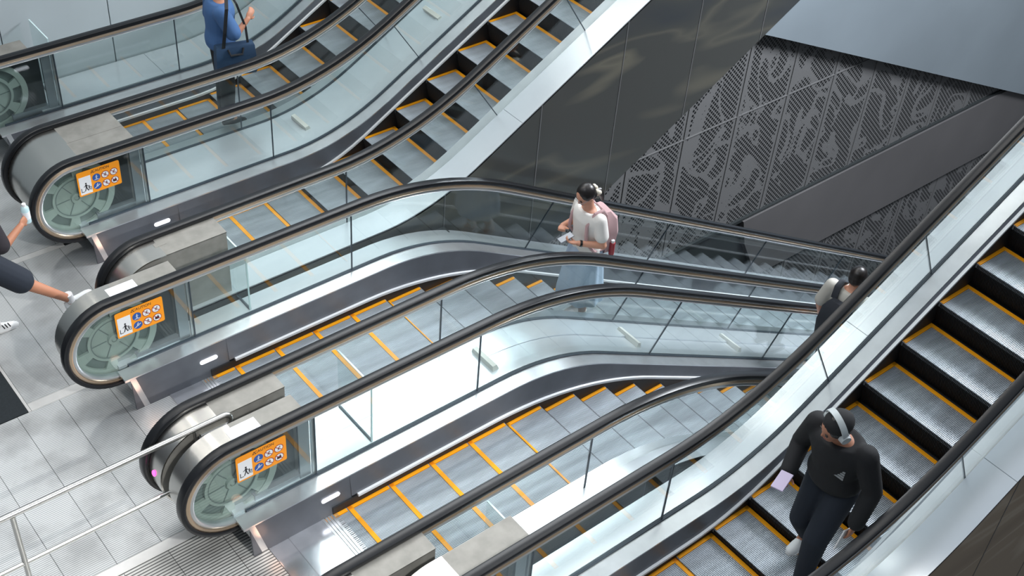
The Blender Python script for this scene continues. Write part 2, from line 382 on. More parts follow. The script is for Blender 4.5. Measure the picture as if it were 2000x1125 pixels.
def glass_panel(e, y, xa, xb, first=False):
    k = .38
    th = .006; n = max(2, int((xb - xa) / .12)); rings = []
    for i in range(n + 1):
        x = xa + (xb - xa) * i / n
        inc = min(1, max(0, (x - e.xg + .5) / 1.0)); tx = x - e.sg * k * inc
        zb, zt = e.gas(x), e.rail(tx) - .07
        rings.append([(x, y - th, zb), (x, y + th, zb), (tx, y + th, zt), (tx, y - th, zt)])
    b = MB(); b.loft(rings); return b.build('glass_panel', m_glass, e.root)
def joint_strip(e, y, x):
    k = .38; inc = min(1, max(0, (x - e.xg + .5) / 1.0)); tx = x - e.sg * k * inc
    zb, zt = e.gas(x), e.rail(tx) - .07; b = MB(); w_ = .0045
    b.loft([[(x - w_, y - .007, zb), (x + w_, y - .007, zb), (x + w_, y + .007, zb), (x - w_, y + .007, zb)],
            [(tx - w_, y - .007, zt), (tx + w_, y - .007, zt), (tx + w_, y + .007, zt), (tx - w_, y + .007, zt)]])
    b.build('glass_joint', m_gasket, e.root)

def balustrade(e, yr, inner):      # inner = -1 if the steps lie towards -y
    root = e.root
    sweep('handrail', rail_path(e), P_RUB, yr, m_rubber, root)
    sweep('rail_guide', rail_path(e), P_BRZ, yr, m_bronze, root)
    sweep('rail_profile', rail_path(e), P_SIL, yr, m_silver, root)
    xg0 = e.xn + 1.14
    # rounded newel glass
    xc, zc, r = e.xn + .45, .66, .45 - .085
    pts = [(xc + .08, zc - r)] + [(xc + r * math.cos(-PI / 2 - PI * i / 24), zc + r * math.sin(-PI / 2 - PI * i / 24)) for i in range(25)] + [(xg0 - .006, zc + r), (xg0 - .006, e.gb), (xc + .08, e.gb)]
    MB().prism(pts, yr - .006, yr + .006).build('newel_glass', m_glass, root)
    js = [xg0] + ([3.07, 4.88, 5.97, 7.1, 8.2, 9.3] if e.sg > 0 else [2.74, 4.87, 6.8, 8.8, 10.8, 12.8])
    js = [j for j in js if j < e.xe - .2] + [e.xe]
    for i in range(len(js) - 1):
        glass_panel(e, yr, js[i] + .004, js[i + 1] - .004); joint_strip(e, yr, js[i])
    xs = xs_range(e.xn + .52, e.xe, .14)
    lofty('glass_gasket', xs, lambda x: [(yr - .014, e.gas(x) - .01), (yr + .014, e.gas(x) - .01), (yr + .014, e.gas(x) + .014), (yr - .014, e.gas(x) + .014)], m_gasket, root)
    # inner deck: steel shelf from the glass to the skirt
    ya, yb = yr + inner * .012, yr + inner * .145
    lofty('inner_deck', xs_range(e.xn + .42, e.xe, .14), lambda x: [(ya, e.gas(x)), (yb, e.gas(x) - .008), (yb, e.gas(x) - .03), (ya, e.gas(x) - .03)], m_inner, root)
    yc = yr + inner * .172
    xcomb = e.xn + 1.17
    def sk(x):
        bot = e.dfl(x) + .008 if x > e.xn + 1.35 else .0
        return [(yb, e.gas(x) - .02), (yc, bot), (yc - inner * .02, bot), (yb - inner * .02, e.gas(x) - .02)]
    skirt = lofty('skirt_panel', xs_range(e.xn + .47, e.xn + 1.349, .15) + [e.xn + 1.3501] + xs_range(e.xn + 1.36, e.xe, .14)[0:], sk, m_skirt, root)
    # end plate of the deck at the newel
    b = MB(); f = inner
    b.loft([[(e.xn + .42, ya, e.gb - .005), (e.xn + .46, yb, e.gb - .012), (e.xn + .54, yc, 0.0), (e.xn + .56, ya, 0.0)],
            [(e.xn + .47, ya, e.gb - .005), (e.xn + .51, yb, e.gb - .012), (e.xn + .59, yc, 0.0), (e.xn + .61, ya, 0.0)]])
    b.build('deck_end_cap', m_inner, root)
    lofty('skirt_brush', xs_range(e.xn + 1.40, e.xe, .14), lambda x: [(yc - inner * .012, e.dfl(x) + .012), (yc + inner * .022, e.dfl(x) + .010), (yc + inner * .022, e.dfl(x) - .014), (yc - inner * .012, e.dfl(x) - .014)], m_white, root)
    lofty('skirt_base', xs_range(xcomb, e.xe, .14), lambda x: [(yc - inner * .012, e.dfl(x) - .012), (yc + inner * .006, e.dfl(x) - .012), (yc + inner * .006, e.dfl(x) - .3), (yc - inner * .012, e.dfl(x) - .3)], m_black, root)
    # lamp slot in the skirt near the comb
    x0, x1, zl = e.xn + 1.08, e.xn + 1.25, .192
    pts = []
    for i in range(9): a = PI / 2 + PI * i / 8; pts.append((x0 + .022 + .019 * math.cos(a), zl + .019 * math.sin(a)))
    for i in range(9): a = -PI / 2 + PI * i / 8; pts.append((x1 - .022 + .019 * math.cos(a), zl + .019 * math.sin(a)))
    fy = yb + (yc - yb) * (e.gb - .02 - zl) / (e.gb - .02)
    MB().prism(pts, min(fy - .004, fy + inner * .008), max(fy + .004, fy + inner * .008)).build('skirt_lamp', m_glow, skirt)
    return skirt

def steps(e):
    yc = (e.yb + e.yf) / 2; tr, ri, ye = STEP_UP if e.sg > 0 else STEP_DN
    x = e.phase[0]; xcomb = e.xn + 1.20
    while x > xcomb - .8: x -= .4
    x += .4
    while x < e.xe - .5:
        if e.sg > 0:
            xb = x; z = e.step_z(xb)
        else:
            xb = x; z = e.step_z(xb)
        if (e.sg > 0 and xb - .4 > xcomb - .33) or (e.sg < 0 and xb > xcomb - .36):
            st = bpy.data.objects.new('step', tr); link(st, e.root); st.location = (xb, yc, z)
            r = bpy.data.objects.new('riser', ri); link(r, st); y_ = bpy.data.objects.new('yellow_edge', ye); link(y_, st)
        x += .4

def truss(e):
    # dark body closing the underside of the moving steps
    lofty('truss', xs_range(e.xn + 1.1, e.xe, .25), lambda x: [(e.yf - .1, e.dfl(x) - .42), (e.yb + .1, e.dfl(x) - .42), (e.yb + .1, e.dfl(x) - 1.35), (e.yf - .1, e.dfl(x) - 1.35)], m_black, e.root)

specs = [
 ('A', 0, 1, True, .575, 3.90, 3.88, .33, 7.6, (4.51, 3.93), 3.62, .5, 'rearmost rising escalator along the white wall, carrying the rider in blue'),
 ('B', 2, 3, True, .565, 3.717, 3.84, .345, 9.6, (4.818 + .03, 3.894), 3.59, .5, 'rising escalator second from the back, beside the dark polished cladding'),
 ('C', 4, 5, False, .005, 3.717, 3.63, .35, 13.6, (2.99, 3.36), 3.75, 1.0, 'descending escalator carrying the woman in a white shirt'),
 ('D', 6, 7, False, .025, 3.717, 3.60, .33, 13.6, (2.918, 3.358), 3.75, 1.0, 'descending escalator in the middle front with the lowest caution sign'),
 ('E', 8, 9, True, .585, 3.819, 4.05, .31, 9.6, (5.12, 4.14), 3.75, .5, 'rising escalator nearest the viewer with the man in a black sweatshirt'),
]
SKB = {}
for key, b_, f_, up, xn, xr, xg, gb, xe, ph, xd, ad, lab in specs:
    e = E(key, Y[b_], Y[f_], up, xn, xr, xg, gb, xe, ph, xd, ad, lab); ESC[key] = e
    SKB[key] = balustrade(e, e.yb, -1); balustrade(e, e.yf, 1)
    steps(e); truss(e)
    # back newel: wheel, dark cavity and plate seen through the glass
    wheel(e, e.yb)
    MB().box(e.xn + 1.01, e.xn + 1.105, e.yb + .02, e.yb + .045, .345, 1.02).build('newel_post', m_post, e.root)
    MB().box(e.xn + 1.115, e.xn + 1.15, e.yb + .008, e.yb + .03, .345, 1.02).build('glass_clamp', m_silver, e.root)
    MB().box(e.xn + .62, e.xn + 1.01, e.yb + .028, e.yb + .11, .33, .40).build('newel_sill', m_post, e.root)
    MB().box(e.xn + .30, e.xn + 1.01, e.yb + .09, e.yb + .105, .33, 1.03).build('cavity_panel', m_dark, e.root)
    # comb plate
    xc = e.xn + 1.17
    b = MB(); b.box(xc - .40, xc - .10, e.yf + .172, e.yb - .172, -.02, .004); cp = b.build('comb_plate', m_smooth, e.root)
    b = MB()
    for i in range(4): b.box(xc - .10 + .026 * i, xc - .10 + .026 * i + .021, e.yf + .172, e.yb - .172, -.02, .006)
    b.build('comb_bars', m_inner, cp)
    n = 56; b = MB()
    for i in range(n):
        yy = e.yf + .18 + (e.yb - e.yf - .36) * (i + .5) / n; b.box(xc, xc + .035, yy - .004, yy + .004, -.008, .004)
    b.build('comb_teeth', m_inner, cp)
A, B, C, D, EE = (ESC[k] for k in 'ABCDE')

# newel covers
cvA = newel_cover(A, A.yf, -1, 1.665, .325)
newel_cover(A, A.yb, 1, 1.5, .30)
newel_cover(B, B.yb, 1, 1.665, .318)
cB = newel_cover(B, B.yf, -1, 1.675, .275)
cC = newel_cover(C, C.yb, 1, 1.085, .235)
newel_cover(C, C.yf, -1, 1.11, .215)
cD = newel_cover(D, D.yb, 1, 1.10, .225)
newel_cover(D, D.yf, -1, 1.14, .20)
newel_cover(EE, EE.yb, 1, 1.72, .265)
newel_cover(EE, EE.yf, -1, 1.70, .25)
for c_, e in ((cC, C), (cD, D)):
    MB().box(e.xn + .50, e.xn + .74, e.yb + .05, e.yb + .18, 1.0645, 1.0665).build('white_label', m_label, c_)
MB().box(B.xn + .52, B.xn + .62, B.yf - .14, B.yf - .09, 1.0645, 1.066).build('small_label', m_cover, cB)
b = MB(); b.ball((0, 0, 0), (.012, .02, .03)); o = b.build('indicator_lamp', m_pink, C.root, True); o.location = (C.xn + .045, C.yf - .12, .70)
b = MB(); b.ball((0, 0, 0), (.012, .015, .015)); o = b.build('indicator_lamp', m_green, D.root, True); o.location = (D.xn + .055, D.yb + .075, .60)

# outer decks (steel between neighbouring balustrades) with claddings
def ramp_z(e, base): return lambda x: base + e.sg * T * rp(x - e.xg, .6)
def outer(name, e, y0, y1, base, x0, x1, joints, lip=0.0):
    z = ramp_z(e, base); last = x0; root = None
    for j in [j for j in joints if x0 < j < x1] + [x1]:
        o = lofty(name, xs_range(last + .002, j - .002, .14), lambda x: [(y0, z(x)), (y1, z(x)), (y1, z(x) - .03), (y0, z(x) - .03)], m_deck, e.root)
        last = j
    return z
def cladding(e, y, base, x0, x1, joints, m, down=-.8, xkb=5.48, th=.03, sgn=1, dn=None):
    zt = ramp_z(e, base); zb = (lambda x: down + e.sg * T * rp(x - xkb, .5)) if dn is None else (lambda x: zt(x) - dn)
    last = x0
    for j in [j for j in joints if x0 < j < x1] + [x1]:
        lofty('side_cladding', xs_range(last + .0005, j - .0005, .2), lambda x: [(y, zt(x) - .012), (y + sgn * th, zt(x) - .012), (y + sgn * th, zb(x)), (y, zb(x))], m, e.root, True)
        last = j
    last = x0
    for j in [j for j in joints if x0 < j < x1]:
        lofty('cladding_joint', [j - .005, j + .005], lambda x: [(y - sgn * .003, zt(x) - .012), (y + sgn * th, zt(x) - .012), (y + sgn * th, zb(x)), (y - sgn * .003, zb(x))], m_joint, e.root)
JU = [3.0, 4.85, 6.9, 8.9]; JD = [2.6, 4.9, 7.2, 9.5, 11.8]
outer('outer_deck', A, A.yb + .014, 6.36, .36, 1.5, A.xe, [2.9, 4.6, 6.4])
outer('outer_deck', A, 4.098, A.yf - .014, .335, 1.0, A.xe, [])
outer('outer_deck', B, B.yb + .014, 4.088, .345, 1.0, B.xe, [])
outer('outer_deck', B, 2.16, B.yf - .014, .40, .95, B.xe, [4.93, 6.9])
outer('outer_deck', C, C.yb + .014, 2.10, .36, .45, C.xe, [4.2, 6.5])
outer('outer_deck', C, .27, C.yf - .014, .35, .45, C.xe, [])
outer('outer_deck', D, D.yb + .014, .268, .35, .45, D.xe, [])
outer('outer_deck', D, -1.575, D.yf - .014, .42, .5, D.xe, [])
outer('outer_deck', EE, EE.yb + .014, -1.655, .335, 1.0, EE.xe, [5.3, 7.6])
outer('outer_deck', EE, -3.56, EE.yf - .014, .53, 1.0, EE.xe, [4.96, 7.4])
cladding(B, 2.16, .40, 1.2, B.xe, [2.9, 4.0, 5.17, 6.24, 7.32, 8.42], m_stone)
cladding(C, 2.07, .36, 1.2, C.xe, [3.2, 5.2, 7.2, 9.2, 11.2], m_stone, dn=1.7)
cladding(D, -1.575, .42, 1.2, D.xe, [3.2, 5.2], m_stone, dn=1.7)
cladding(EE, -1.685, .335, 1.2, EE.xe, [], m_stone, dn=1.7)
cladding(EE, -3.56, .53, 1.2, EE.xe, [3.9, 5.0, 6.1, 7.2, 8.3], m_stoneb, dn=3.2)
lofty('groove_floor', xs_range(1.0, 4.0, .3), lambda x: [(2.06, .14), (2.2, .14), (2.2, .10), (2.06, .10)], m_dark, C.root)
lofty('groove_floor', xs_range(1.0, 4.0, .3), lambda x: [(-1.70, .14), (-1.56, .14), (-1.56, .10), (-1.70, .10)], m_dark, EE.root)

# anti-slide blocks on the decks
def block(e, x, y, base, lab, grp):
    z = ramp_z(e, base)(x); sl = e.sg * (T if x > e.xg + .5 else T * (x - e.xg + .6) / 1.2 if x > e.xg - .6 else 0)
    b = MB(); b.loft([[(-.032, -.15, 0), (.032, -.15, 0), (.014, -.14, .045), (-.030, -.14, .045)], [(-.032, .15, 0), (.032, .15, 0), (.014, .14, .045), (-.030, .14, .045)]])
    o = b.build('deck_stop', m_block, None); o.location = (x, y, z); o.rotation_euler = (0, -math.atan(sl), 0)
    return tag(o, lab, 'deck stop', grp)
g = 'stop blocks on the steel decks'
block(A, 3.62, 4.19, .34, 'grey stop block on the flat start of the deck between the two rear escalators', g)
block(A, 5.32, 4.19, .34, 'grey stop block higher up the rear steel deck, near the photo top edge', g)
block(D, 3.02, .25, .35, 'pale stop block on the white deck beside the glass joint, leftmost of the three there', g)
block(D, 4.83, .25, .35, 'pale stop block on the white descending deck below the woman\'s feet', g)
block(D, 6.50, .25, .35, 'pale stop block on the white descending deck nearest the crossing handrail', g)

# glass barriers standing across the decks
def divider(x, ya, yb, z0, z1, lab):
    t = thing('glass_barrier', lab, 'glass barrier', (x, (ya + yb) / 2, z0), 'glass barriers across the decks')
    h = z1 - z0; w_ = (yb - ya) / 2
    MB().box(-.006, .006, -w_, w_, 0, h).build('pane', m_glass, t)
    b = MB(); b.box(-.007, .007, -w_ - .003, -w_ + .004, 0, h); b.box(-.007, .007, -w_, w_, h - .004, h + .004); b.build('polished_edge', m_edge, t)
    MB().box(-.010, .010, -w_, w_, 0, .008).build('base_seal', m_gasket, t)
divider(1.70, 1.93, 2.44, .362, .96, 'upright glass barrier on the pale deck beneath the second-lowest caution sign\'s handrail')
divider(1.70, .03, .50, .352, .98, 'upright glass barrier across the white deck right of the lowest caution sign')
divider(1.71, -1.86, -1.40, .425, 1.0, 'upright glass barrier behind the steel newel box at the bottom edge')
divider(1.70, 5.87, 6.33, .362, 1.15, 'upright glass barrier by the white wall in the top left corner')

# ---------------- caution signs ----------------
def disc(b, cx, cz, r, y0, y1, n=28): return b.prism([(cx + r * math.cos(2 * PI * i / n), cz + r * math.sin(2 * PI * i / n)) for i in range(n)], y0, y1)
def rrect(x0, x1, z0, z1, r, n=5):
    P = []
    for cx, cz, a0 in ((x1 - r, z1 - r, 0), (x0 + r, z1 - r, PI / 2), (x0 + r, z0 + r, PI), (x1 - r, z0 + r, 3 * PI / 2)):
        for i in range(n + 1): a = a0 + PI / 2 * i / n; P.append((cx + r * math.cos(a), cz + r * math.sin(a)))
    return P
def man_pic(b, cx, cz, s, y0, y1, lean=0., walk=.5):
    disc(b, cx + lean * s * .8, cz + .82 * s, .16 * s, y0, y1, 14)
    def bar(x0, z0, x1, z1, w):
        dx, dz = x1 - x0, z1 - z0; l = math.hypot(dx, dz); nx, nz = -dz / l * w / 2, dx / l * w / 2
        b.prism([(cx + (x0 + nx) * s, cz + (z0 + nz) * s), (cx + (x1 + nx) * s, cz + (z1 + nz) * s), (cx + (x1 - nx) * s, cz + (z1 - nz) * s), (cx + (x0 - nx) * s, cz + (z0 - nz) * s)], y0, y1)
    bar(0, 0, lean * .7, .62, .28); bar(0, .05, -walk, -.75, .16); bar(0, .05, walk, -.75, .16)
    bar(lean * .6, .55, .45 + lean * .5, .1, .11); bar(lean * .6, .55, -.45 + lean * .4, .15, .11)
def text_mesh(s, size, m, parent, loc, rz=0):
    c = bpy.data.curves.new('lettering', 'FONT'); c.body = s; c.size = size; c.extrude = .0006; c.align_x = 'CENTER'; c.align_y = 'CENTER'
    o = bpy.data.objects.new('t', c); COL.objects.link(o); dg = bpy.context.evaluated_depsgraph_get(); dg.update()
    me = bpy.data.meshes.new_from_object(o.evaluated_get(dg)); bpy.data.objects.remove(o)
    me.transform(Matrix.Rotation(PI / 2, 4, 'X')); me.materials.clear(); me.materials.append(m)
    t = bpy.data.objects.new('lettering', me); link(t, parent); t.location = loc; return t
def sign(e, lab):
    t = thing('caution_sign', lab, 'warning sign', (e.xn + .475, e.yb - .0065, .685), 'caution signs on the newel glass')
    W_, H_ = .415, .262
    MB().prism(rrect(0, W_, 0, H_, .015), -.003, 0).build('orange_board', m_orange, t)
    MB().prism(rrect(.014, .128, .014, .205, .003), -.0036, -.0005).build('white_field', m_signw, t)
    b = MB(); man_pic(b, .075, .085, .052, -.0042, -.003, 0, .3); man_pic(b, .103, .07, .03, -.0042, -.003, 0, .3)
    b.box(.024, .03, -.0042, -.003, .04, .085); b.box(.024, .055, -.0042, -.003, .04, .046); b.box(.118, .123, -.0042, -.003, .045, .085)
    b.build('people_pictogram', m_signk, t)
    text_mesh('CAUTION', .036, m_signk, t, (.235, -.0036, .232))
    b = MB(); b.prism([(.135, .218), (.167, .218), (.151, .248)], -.0040, -.003); o = b.build('warning_triangle', m_signk, t)
    MB().prism([(.143, .223), (.159, .223), (.151, .238)], -.0046, -.0038).build('triangle_field', m_orange, o)
    for ci, cx in enumerate((.182, .268, .352)):
        for ri, cz in enumerate((.158, .064)):
            if ci == 0:
                b = MB(); disc(b, cx, cz, .0385, -.0040, -.003); o = b.build('blue_disc', m_signb, t)
                b = MB()
                if ri == 0: man_pic(b, cx, cz, .026, -.0046, -.0039, .1, .25); b.box(cx - .022, cx + .024, -.0046, -.0039, cz - .026, cz - .022)
                else: man_pic(b, cx - .004, cz + .006, .022, -.0046, -.0039, .35, .45); b.prism([(cx - .028, cz - .022), (cx + .026, cz + .008), (cx + .026, cz + .014), (cx - .028, cz - .015)], -.0046, -.0039)
                b.build('figure', m_signw, o)
            else:
                b = MB(); disc(b, cx, cz, .0385, -.0040, -.003); o = b.build('red_ring', m_signr, t)
                b = MB(); disc(b, cx, cz, .0325, -.0046, -.0038); b.build('ring_field', m_signw, o)
                b = MB(); man_pic(b, cx - .004 + .006 * ri, cz, .024, -.0052, -.0045, .3 - .4 * ri + .2 * ci, .45 - .1 * ci)
                if ci == 2 and ri == 1: b.box(cx - .02, cx + .016, -.0052, -.0045, cz - .016, cz + .008)
                b.build('figure', m_signk, o)
                b = MB(); b.prism([(cx - .027, cz + .02), (cx - .023, cz + .024), (cx + .027, cz - .02), (cx + .023, cz - .024)], -.0058, -.0051); b.build('red_slash', m_signr, o)
    return t
sign(B, 'orange caution sign on newel glass, uppermost of the three signs')
sign(C, 'orange caution sign on the newel glass in the middle left, between the other two signs')
sign(D, 'orange caution sign on the newel glass nearest the viewer, lowest of three')

# ---------------- floor ----------------
def plates(name, x0, x1, y0, y1, xj, m, z=0.):
    b = MB(); xs = sorted([x0] + [j for j in xj if x0 < j < x1] + [x1])
    for i in range(len(xs) - 1): b.box(xs[i] + .0018, xs[i + 1] - .0018, y0 + .0015, y1 - .0015, z - .03, z)
    return struct(b.build(name, m))
J = [-2.16, -1.80, -1.44, -1.08, -.72, -.36, 0.0, .40]
o = struct(MB().box(-4.5, 1.9, -5.2, 6.4, -.5, -.031).build('floor', m_dark))
plates('floor', -4.5, .80, .36, 2.2, J + [-2.9, -3.6], m_floor)
plates('floor', -4.5, .62, -1.55, .26, J + [-2.9], m_grate)
plates('floor', .62, .80, -1.55, .26, [], m_smooth)
plates('floor', -.235, 1.36, 2.3, 4.09, [.14, .48, .84, 1.17], m_floor)
plates('floor', -.235, 1.36, 4.16, 6.35, [.14, .48, .84], m_floor)
plates('floor', -.235, 1.36, -5.2, -1.66, [.14, .48, .84], m_floor)
plates('floor', -.235, .9, 2.2, 2.3, [], m_strip)
plates('floor', -4.5, .9, .26, .36, [], m_strip)
plates('floor', -.235, .9, 4.09, 4.16, [], m_strip)
plates('floor', -4.5, .9, -1.66, -1.55, [], m_strip)
plates('floor', -.262, -.235, 2.2, 6.35, [], m_strip, .002)
tag(MB().box(-4.5, -.264, 2.205, 6.35, -.03, .004).build('entrance_mat', m_mat), 'dark grey floor mat at the left edge beside the ribbed floor plates', 'floor mat')
struct(MB().box(-4.5, -.235, -5.2, -1.66, -.03, 0).build('floor', m_strip))

# ---------------- guard rail ----------------
t = thing('guard_rail', 'brushed steel tubular guard rail standing on the landing floor at lower left', 'railing', (-.985, .31, 0))
def loc_(p): return [(x + .985, y - .31, z) for x, y, z in p]
U = [(-4.3, .31, 1.07), (.60, .31, 1.07)] + [(.60 + .045 * math.sin(a), .31 - .0 , 1.07 - .05 + .05 * math.cos(a)) for a in [PI * i / 8 for i in range(1, 9)]] + [(.40, .31, .97)]
MB().tube(loc_(U), .021, 32).build('top_rail', m_tube, t, True)
MB().tube(loc_([(-4.3, .31, .555), (.13, .31, .555), (.16, .31, .56)]), .017, 28).build('lower_rail', m_tube, t, True)
MB().tube(loc_([(-.985, .31, 0.0), (-.985, .31, 1.05)]), .02, 14).build('post', m_tube, t, True)
MB().tube(loc_([(.36, .31, .95), (.36, .31, 1.055)]), .01, 10).build('bracket', m_tube, t, True)
MB().tube(loc_([(-.985, .31, 0.0), (-.985, .31, .012)]), .045, 18).build('foot_plate', m_tube, t, True)
MB().tube(loc_([(-3.4, .31, 0.0), (-3.4, .31, 1.05)]), .02, 14).build('post', m_tube, t, True)
MB().box(.39 + .985, .52 + .985, -.02, .02, .93, .965).build('rail_clamp', m_post, t)

# ---------------- walls ----------------
b = MB()
xw = [-4.5, -2.2, -1.0, .2, 1.4, 2.58, 3.78, 4.98, 6.18, 7.4]
for i in range(len(xw) - 1): b.box(xw[i] + .006, xw[i + 1] - .006, 6.38, 6.43, -.5 if xw[i] < 3 else T * (xw[i] - 3.9) + .1, 5.5)
struct(b.build('wall_back', m_wall)); struct(MB().prism([(-4.5, -.5), (3.7, -.5), (3.9, .05), (7.4, 2.0), (7.4, 5.5), (-4.5, 5.5)], 6.43, 6.5).build('wall_back', m_dark))
FY = 6.4
struct(MB().box(8, 34, FY, FY + .12, -7.05, 1.5).build('wall_far', m_perf))
struct(MB().box(8, 34, FY, FY + .12, -18, -8.9).build('wall_far', m_perf))
b = MB()
for k_ in range(-4, 16):
    x = 13.95 + 1.365 * k_
    b.box(x - .022, x + .022, FY - .018, FY, -7.05, 1.5); b.box(x - .022, x + .022, FY - .018, FY, -18, -8.9)
b.box(8, 34, FY - .016, FY, -4.41, -4.39)
b.box(8, 34, FY - .02, FY, -8.94, -8.88)
struct(b.build('trim_1', m_joint))
P = [(14.75, -7.10), (34, -7.10), (34, -8.88), (15.68, -8.88), (15.35, -8.45), (14.95, -7.75)]
struct(MB().prism(P, FY - .10, FY + .1).build('trim_2', m_fascia))
struct(MB().box(8, 34, FY - .06, FY + .1, -7.12, -7.05).build('trim_3', m_dark))
struct(MB().box(8, 15.6, FY + .02, FY + .14, -8.95, -7.12).build('wall_recess', m_dark))
P = [(8, .0), (14.17, -2.72), (25, -7.62), (34, -11.7), (34, 3.0), (8, 3.0)]
struct(MB().prism(P, FY - .22, FY - .03).build('wall_upper', m_slab))
struct(MB().box(4, 40, -12, FY + .2, -18.2, -18).build('floor', m_dark))

# ---------------- people ----------------
def remesh(b, name, m, parent, vox=.009, sm=6):
    o = b.build(name, m); md = o.modifiers.new('r', 'REMESH'); md.mode = 'VOXEL'; md.voxel_size = vox
    m2 = o.modifiers.new('s', 'SMOOTH'); m2.iterations = sm; m2.factor = .5
    dg = bpy.context.evaluated_depsgraph_get(); dg.update()
    me = bpy.data.meshes.new_from_object(o.evaluated_get(dg)); bpy.data.objects.remove(o)
    me.name = name; me.materials.clear(); me.materials.append(m); me.polygons.foreach_set('use_smooth', [True] * len(me.polygons))
    o = bpy.data.objects.new(name, me); return link(o, parent)
V = Vector
TORSO = [(0, .10, .075), (.08, .155, .105), (.20, .165, .112), (.40, .135, .098), (.62, .15, .108), (.82, .175, .108), (.93, .15, .085), (1.0, .07, .062)]
def torso(b, P, N, L, off=0., t0=0., t1=1., fat=1.):
    ax = (N - P).normalized(); L = (L - ax * L.dot(ax)).normalized(); F = L.cross(ax); rings = []
    n = 16
    for i in range(n + 1):
        t = t0 + (t1 - t0) * i / n
        for k in range(len(TORSO) - 1):
            if TORSO[k][0] <= t <= TORSO[k + 1][0] + 1e-6:
                q = (t - TORSO[k][0]) / (TORSO[k + 1][0] - TORSO[k][0]); w_ = TORSO[k][1] * (1 - q) + TORSO[k + 1][1] * q; d = TORSO[k][2] * (1 - q) + TORSO[k + 1][2] * q; break
        c = P + (N - P) * t
        rings.append([c + L * (w_ * fat + off) * math.cos(a) + F * (d * fat + off) * math.sin(a) for a in [2 * PI * j / 24 for j in range(24)]])
    b.loft(rings)
def limb(b, pts, rs, off=0.):
    P = []; Rr = []
    for i in range(len(pts) - 1):
        for k in range(6):
            q = k / 6; P.append(pts[i].lerp(pts[i + 1], q)); Rr.append(rs[i] * (1 - q) + rs[i + 1] * q + off)
    P.append(pts[-1]); Rr.append(rs[-1] + off)
    b.tube(P, Rr, 16)
    for p, r in zip(pts, rs): b.ball(p, r + off, 12)
def hand(b, w_, d, n, side, curl=.6, k=1.):
    """palm, four unequal curled fingers and a thumb; d = finger direction, n = palm normal"""
    d = d.normalized(); n = (n - d * n.dot(d)).normalized(); l = d.cross(n) * side
    rot = Matrix((d, l, n)).transposed()
    b.ball(w_ + d * .045 * k, (.052 * k, .041 * k, .017 * k), 12, rot)
    for i, ln in enumerate((.072, .080, .075, .058)):
        o0 = w_ + d * .075 * k + l * (.030 - .020 * i) * k; p = [o0]; a = curl * .35
        for j, f in enumerate((.42, .32, .26)):
            p.append(p[-1] + (d * math.cos(a) + n * math.sin(a)) * ln * f * k); a += curl
        b.tube(p, [.0092 * k, .0088 * k, .0082 * k, .0072 * k], 8); [b.ball(q, .0084 * k, 6) for q in p[1:]]
    o0 = w_ + d * .022 * k + l * .034 * k; p = [o0, o0 + (l * .7 + d * .7 + n * .25).normalized() * .036 * k]; p.append(p[-1] + (d * .85 + l * .2 + n * .5).normalized() * .032 * k)
    b.tube(p, [.012 * k, .0105 * k, .009 * k], 8); b.ball(p[-1], .009 * k, 6)
def shoe(parent, an, toe, m, up=None):
    d = (toe - an); d.z *= 1; d.normalize(); u = V((0, 0, 1)) if up is None else up; u = (u - d * u.dot(d)).normalized(); l = u.cross(d)
    b = MB(); rings = []
    for t, w_, h in ((-.075, .018, .03), (-.065, .034, .075), (-.02, .038, .085), (.03, .040, .075), (.09, .046, .058), (.15, .044, .045), (.185, .028, .032), (.196, .010, .018)):
        c = an + d * t - u * .075
        rings.append([c + l * w_ * math.cos(a) + u * (max(0, math.sin(a)) * h if math.sin(a) > 0 else math.sin(a) * .006) for a in [2 * PI * j / 16 for j in range(16)]])
    b.loft(rings); o = b.build('shoe', m, parent, True, 50)
    b = MB(); b.loft([[c2 for c2 in [an + d * t - u * z_ + l * w_ for w_, z_ in ((-w, .086), (w, .086), (w, .072), (-w, .072))]] for t, w in ((-.078, .03), (-.02, .041), (.09, .049), (.16, .045), (.2, .015))])
    b.build('sole', MATS['shoe_sole'], o); return o
mat('shoe_sole', (.6, .6, .6), .6)
